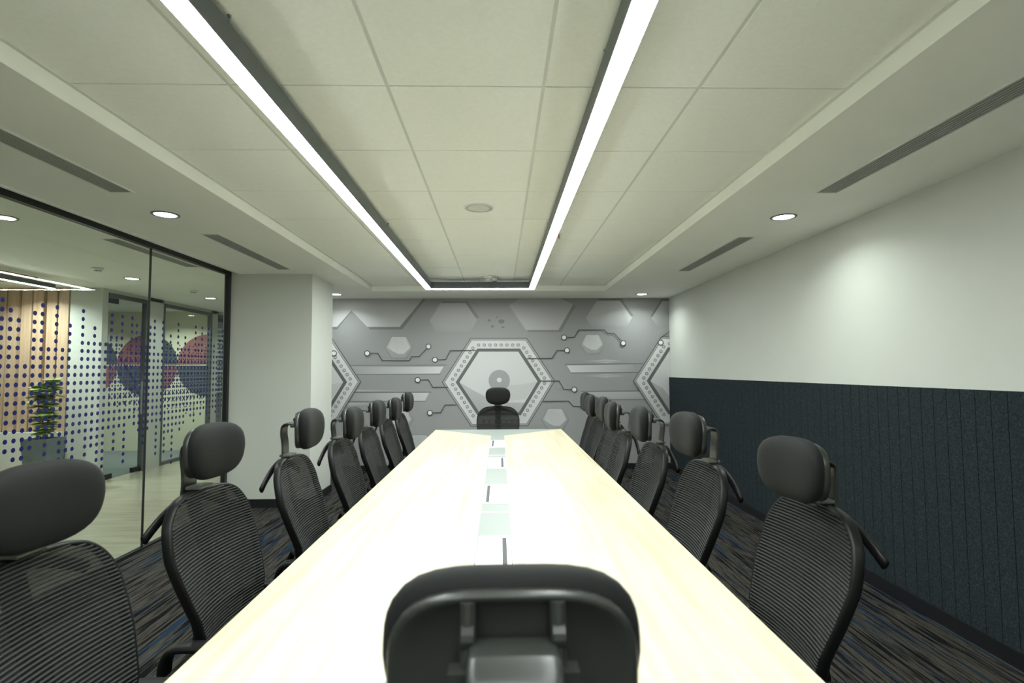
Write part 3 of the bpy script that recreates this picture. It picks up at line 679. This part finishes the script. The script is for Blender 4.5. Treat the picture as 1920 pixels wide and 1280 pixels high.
def make_chair():
    r = empty('office_chair', label='black mesh office chair', cat='chair')
    # back
    bm = bmesh.new(); path = [Vector((xb(p.x, p.y, -0.012), p.x, p.y)) for p in loop]; cen = Vector((B0, 0, 0.74))
    ups = [Vector((0, p.y, p.z-0.74)).normalized() for p in path]
    sweep(bm, path, (0.007, 0.0155), closed=True, up=ups, seg=12, sq=3.2); fr = finish('backrest_frame', bm, 'plastic', r, smooth=True)
    bm = bmesh.new(); z = 0.474; NY = 14
    while z < 0.955:
        w0 = min(halfw(z), halfw(z+0.005))-0.004
        if w0 > 0.02:
            rows = []
            for dz, dx in ((0, 0), (0.0015, 0.0022), (0.0042, 0.0022), (0.0058, 0)):
                rows.append([bm.verts.new((xb(w0*(2*i/NY-1), z+dz, 0.004+dx), w0*(2*i/NY-1), z+dz)) for i in range(NY+1)])
            for a, c in zip(rows, rows[1:]):
                for i in range(NY): bm.faces.new((a[i], a[i+1], c[i+1], c[i])).material_index = 0
        z += 0.0100
    zs = [0.468+0.0125*k for k in range(40)]; rows = []
    for z in zs:
        w0 = max(0.02, halfw(min(z, 0.963))-0.003); rows.append([bm.verts.new((xb(w0*(2*i/NY-1), z, 0.001), w0*(2*i/NY-1), z)) for i in range(NY+1)])
    for a, c in zip(rows, rows[1:]):
        for i in range(NY): bm.faces.new((a[i], a[i+1], c[i+1], c[i])).material_index = 1
    o = finish('backrest_mesh', bm, ['rib', 'weave'], r, smooth=True, recalc=False); o['label'] = 'ribbed see-through charcoal mesh'
    # spine carrying the back
    bm = bmesh.new(); sweep(bm, catmull([(-0.02, 0, 0.40), (B0+0.03, 0, 0.39), (B0-0.01, 0, 0.46), (B0+0.035, 0, 0.58), (B0+0.035, 0, 0.68), (B0-0.005, 0, 0.80), (B0-0.035, 0, 0.90), (B0-0.045, 0, 0.955)], 5), (0.032, 0.011), seg=14, sq=3.5)
    for s in (-1, 1): sweep(bm, catmull([(B0+0.045, 0, 0.57), (B0+0.05, s*0.11, 0.56), (xb(0.19, 0.56, -0.012), s*0.19, 0.56)], 4), (0.012, 0.010), seg=10, up=Vector((0, 0, 1)))
    finish('back_spine', bm, 'plastic', r, smooth=True)
    bm = bmesh.new(); box(bm, B0-0.050, B0+0.004, -0.040, 0.040, 0.972, 0.984); o = finish('neck_bracket', bm, 'tab', r, bevel=0.004); o['label'] = 'small satin grey bracket on the top rail'
    bm = bmesh.new(); pts = [(B0-0.062+0.012*abs(t), 0.232*t, 0.943-0.062*t*t-0.02*abs(t)) for t in [k/8 for k in range(-8, 9)]]
    sweep(bm, pts, (0.016, 0.0085), seg=12, up=Vector((0, 0, 1)), sq=2.5); finish('coat_hanger', bm, 'plastic', r, smooth=True)
    # headrest
    bm = bmesh.new(); pad(bm, (HX, 0, HZ), 0.1395, 0.096, 0.040, 3.0, 0.72, 0.022, lean=-0.02, pinch=0.10); hr = finish('headrest_cushion', bm, 'pad', r, smooth=True)
    bm = bmesh.new(); seg = 48; rows = []
    for k, x in ((0.86, -0.014), (0.905, -0.020), (0.915, -0.033), (0.895, -0.037), (0.85, -0.037), (0.80, -0.031), (0.5, -0.0295), (0.001, -0.0295)):
        rw = []
        for j in range(seg):
            a = 2*PI*j/seg; ca, sa = math.cos(a), math.sin(a); q = (abs(ca)**3+abs(sa)**3)**(-1/3)
            y = 0.140*k*ca*q; z = 0.095*k*sa*q; rw.append(bm.verts.new((HX+x+0.022*y*y/0.138**2-0.02*z, y, HZ-0.004+z)))
        rows.append(rw)
    for a, c in zip(rows, rows[1:]):
        for j in range(seg): bm.faces.new((a[j], a[(j+1) % seg], c[(j+1) % seg], c[j]))
    finish('headrest_shell', bm, 'plastic_grey', hr, smooth=True)
    for s in (-1, 1):
        bm = bmesh.new(); sweep(bm, [(HX-0.036, s*0.044, HZ+0.075), (HX-0.040, s*0.044, HZ+0.05), (HX-0.044, s*0.044, HZ+0.03), (HX-0.046, s*0.044, HZ+0.018)], (0.008, 0.008), seg=10)
        lathe(bm, [(0.012, -0.006), (0.012, 0.006)], c=(HX-0.042, s*0.044, HZ+0.045), seg=12, axis='Y'); box(bm, HX-0.062, HX-0.041, s*0.050-0.012, s*0.050+0.012, HZ+0.010, HZ+0.020)
        finish('hinge', bm, 'plastic_grey', hr, smooth=False)
    bm = arm_strip([(B0-0.042, 0, 0.900), (B0-0.036, 0, 0.96), (B0-0.038, 0, 1.01), (B0-0.044, 0, 1.055), (B0-0.040, 0, 1.090), (B0-0.022, 0, 1.103), (B0-0.005, 0, 1.100), (HX-0.034, 0, 1.094)], 0.042, 0.0045)
    finish('headrest_arm', bm, 'plastic_grey', r, smooth=True)
    # seat
    bm = bmesh.new(); pad(bm, (0, 0, 0), 0.235, 0.222, 0.045, 3.6, 0.5, 0.012); bmesh.ops.rotate(bm, verts=bm.verts[:], cent=(0, 0, 0), matrix=Matrix.Rotation(-PI/2, 3, 'Y')); bmesh.ops.translate(bm, verts=bm.verts[:], vec=(0.03, 0, 0.445))
    st = finish('seat', bm, 'seatfab', r, smooth=True)
    bm = bmesh.new(); pad(bm, (0, 0, 0), 0.225, 0.225, 0.02, 3.6, 1.0, 0.0); bmesh.ops.rotate(bm, verts=bm.verts[:], cent=(0, 0, 0), matrix=Matrix.Rotation(-PI/2, 3, 'Y')); bmesh.ops.translate(bm, verts=bm.verts[:], vec=(0.03, 0, 0.422)); finish('seat_pan', bm, 'plastic', st, smooth=True)
    bm = bmesh.new(); box(bm, -0.10, 0.09, -0.07, 0.07, 0.375, 0.412); finish('tilt_mechanism', bm, 'blackmetal', r, bevel=0.01)
    # arms
    for s in (-1, 1):
        bm = bmesh.new(); sweep(bm, catmull([(0.0, s*0.16, 0.415), (0.0, s*0.23, 0.42), (-0.02, s*0.25, 0.45), (-0.06, s*0.245, 0.50), (-0.06, s*0.24, 0.542)], 5), (0.020, 0.009), seg=12, up=Vector((1, 0, 0))); a = finish('armrest', bm, 'plastic', r, smooth=True)
        bm = bmesh.new(); sweep(bm, catmull([(B0+0.030, s*0.238, 0.468), (B0+0.036, s*0.238, 0.512), (B0+0.060, s*0.238, 0.542), (B0+0.11, s*0.238, 0.549), (B0+0.20, s*0.238, 0.547), (B0+0.27, s*0.236, 0.538), (B0+0.285, s*0.234, 0.528)], 4), (0.028, 0.012), seg=14, sq=3, up=Vector((0, 1, 0))); finish('arm_pad', bm, 'plastic', a, smooth=True)
    # column, star base, castors
    bm = bmesh.new(); lathe(bm, [(0.030, 0.10), (0.030, 0.25), (0.020, 0.255), (0.020, 0.30)], seg=20); lathe(bm, [(0.014, 0.29), (0.014, 0.39)], seg=16); finish('gas_lift', bm, 'blackmetal', r)
    bm = bmesh.new(); lathe(bm, [(0.045, 0.075), (0.05, 0.09), (0.045, 0.125), (0.032, 0.13)], seg=24); finish('base_hub', bm, 'plastic', r)
    for k in range(5):
        a = 2*PI*k/5+0.3; d = Vector((math.cos(a), math.sin(a), 0)); sd = Vector((-math.sin(a), math.cos(a), 0))
        bm = bmesh.new(); sweep(bm, [d*0.03+Vector((0, 0, 0.105)), d*0.15+Vector((0, 0, 0.100)), d*0.265+Vector((0, 0, 0.080))], [(0.026, 0.018), (0.021, 0.014), (0.015, 0.010)], seg=12, sq=3, up=sd); lg = finish('base_leg', bm, 'plastic', r, smooth=True)
        bm = bmesh.new(); c = d*0.252
        for s in (-1, 1):
            prof = [(0.0001, -0.008), (0.022, -0.008), (0.026, -0.004), (0.026, 0.004), (0.022, 0.008), (0.0001, 0.008)]
            b2 = bmesh.new(); lathe(b2, prof, seg=20, axis='Y'); bmesh.ops.rotate(b2, verts=b2.verts[:], cent=(0, 0, 0), matrix=Matrix.Rotation(a, 3, 'Z')); bmesh.ops.translate(b2, verts=b2.verts[:], vec=c+sd*s*0.013+Vector((0, 0, 0.026)))
            me = bpy.data.meshes.new('t'); b2.to_mesh(me); b2.free(); bm.from_mesh(me); bpy.data.meshes.remove(me)
        lathe(bm, [(0.006, 0.026), (0.006, 0.078)], c=c, seg=10); finish('caster', bm, 'plastic', lg)
    return r

ordn = ['nearest', 'second', 'third', 'fourth', 'fifth', 'sixth', 'farthest']
# (x of the back reference line, y of the chair centre, turn in degrees)
LEFT = [(-1.055, 1.25, 0, .004, -.06, -10), (-1.035, 1.93, -3, .026, -.05, -4), (-1.0, 2.63, 1, .026, 0, 0), (-0.965, 3.28, 0, -.012, 0, 0), (-0.96, 3.91, 0, -.005, 0, 0), (-0.96, 4.56, 0, -.02, 0, 0), (-0.965, 5.22, 0, .0, 0, 0)]
RIGHT = [(0.965, 1.65, 0, -.005, -.015, 8), (0.905, 2.36, 0, .018, 0, 5), (0.86, 2.98, 0, 0, 0, 0), (0.82, 3.55, -3, -.006, 0, 0), (0.87, 4.12, 2, -.002, 0, 0), (0.875, 4.70, 2, -.012, 0, 0), (0.92, 5.27, 0, -.014, 0, 0)]
proto = make_chair(); first = True; gr = 'black mesh office chairs around the table'
def place(xref, y, deg, label, head=0.0, facing=0, arm=None, hx=0.0, hrot=0.0):
    global first
    o = proto if first else copy_tree(proto)
    first = False
    a = math.radians(deg)+facing
    off = Vector((B0, 0, 0)); off.rotate(Matrix.Rotation(a, 3, 'Z'))
    o.location = (xref-off.x, y-off.y, 0); o.rotation_euler = (0, 0, a); tag(o, label, 'chair', gr)
    for ch in o.children:
        nm = ch.name.split('.')[0]
        if nm == 'headrest_cushion':
            q = math.radians(hrot); ch.rotation_euler = (0, 0, q); ch.location = (HX+hx-HX*math.cos(q), -HX*math.sin(q), head)
        if nm == 'headrest_arm': ch.location = (hx*0.5, 0, head if arm is None else arm)
    return o
for k, (x, y, d, hd, hx, hr) in enumerate(LEFT):
    lb = {0: 'nearest high-back black mesh chair on the left side of the table', 6: 'farthest high-back black mesh chair on the left side of the table'}.get(k, '%s high-back black mesh chair from the camera along the left side of the table' % ordn[k])
    place(x, y, d, lb, head=hd, hx=hx, hrot=hr, facing=0)
for k, (x, y, d, hd, hx, hr) in enumerate(RIGHT):
    lb = {0: 'nearest high-back black mesh chair on the right side of the table', 6: 'farthest high-back black mesh chair on the right side of the table'}.get(k, '%s high-back black mesh chair from the camera along the right side of the table' % ordn[k])
    place(x, y, d, lb, head=hd, hx=hx, hrot=hr, facing=PI)
place(-0.022, 6.13, 0, 'black mesh chair at the far head of the table in front of the mural', facing=-PI/2, head=.012)
place(0.012, 0.505, 0, 'black headrest chair at the near head of the table, seen from behind', facing=PI/2, arm=.02)
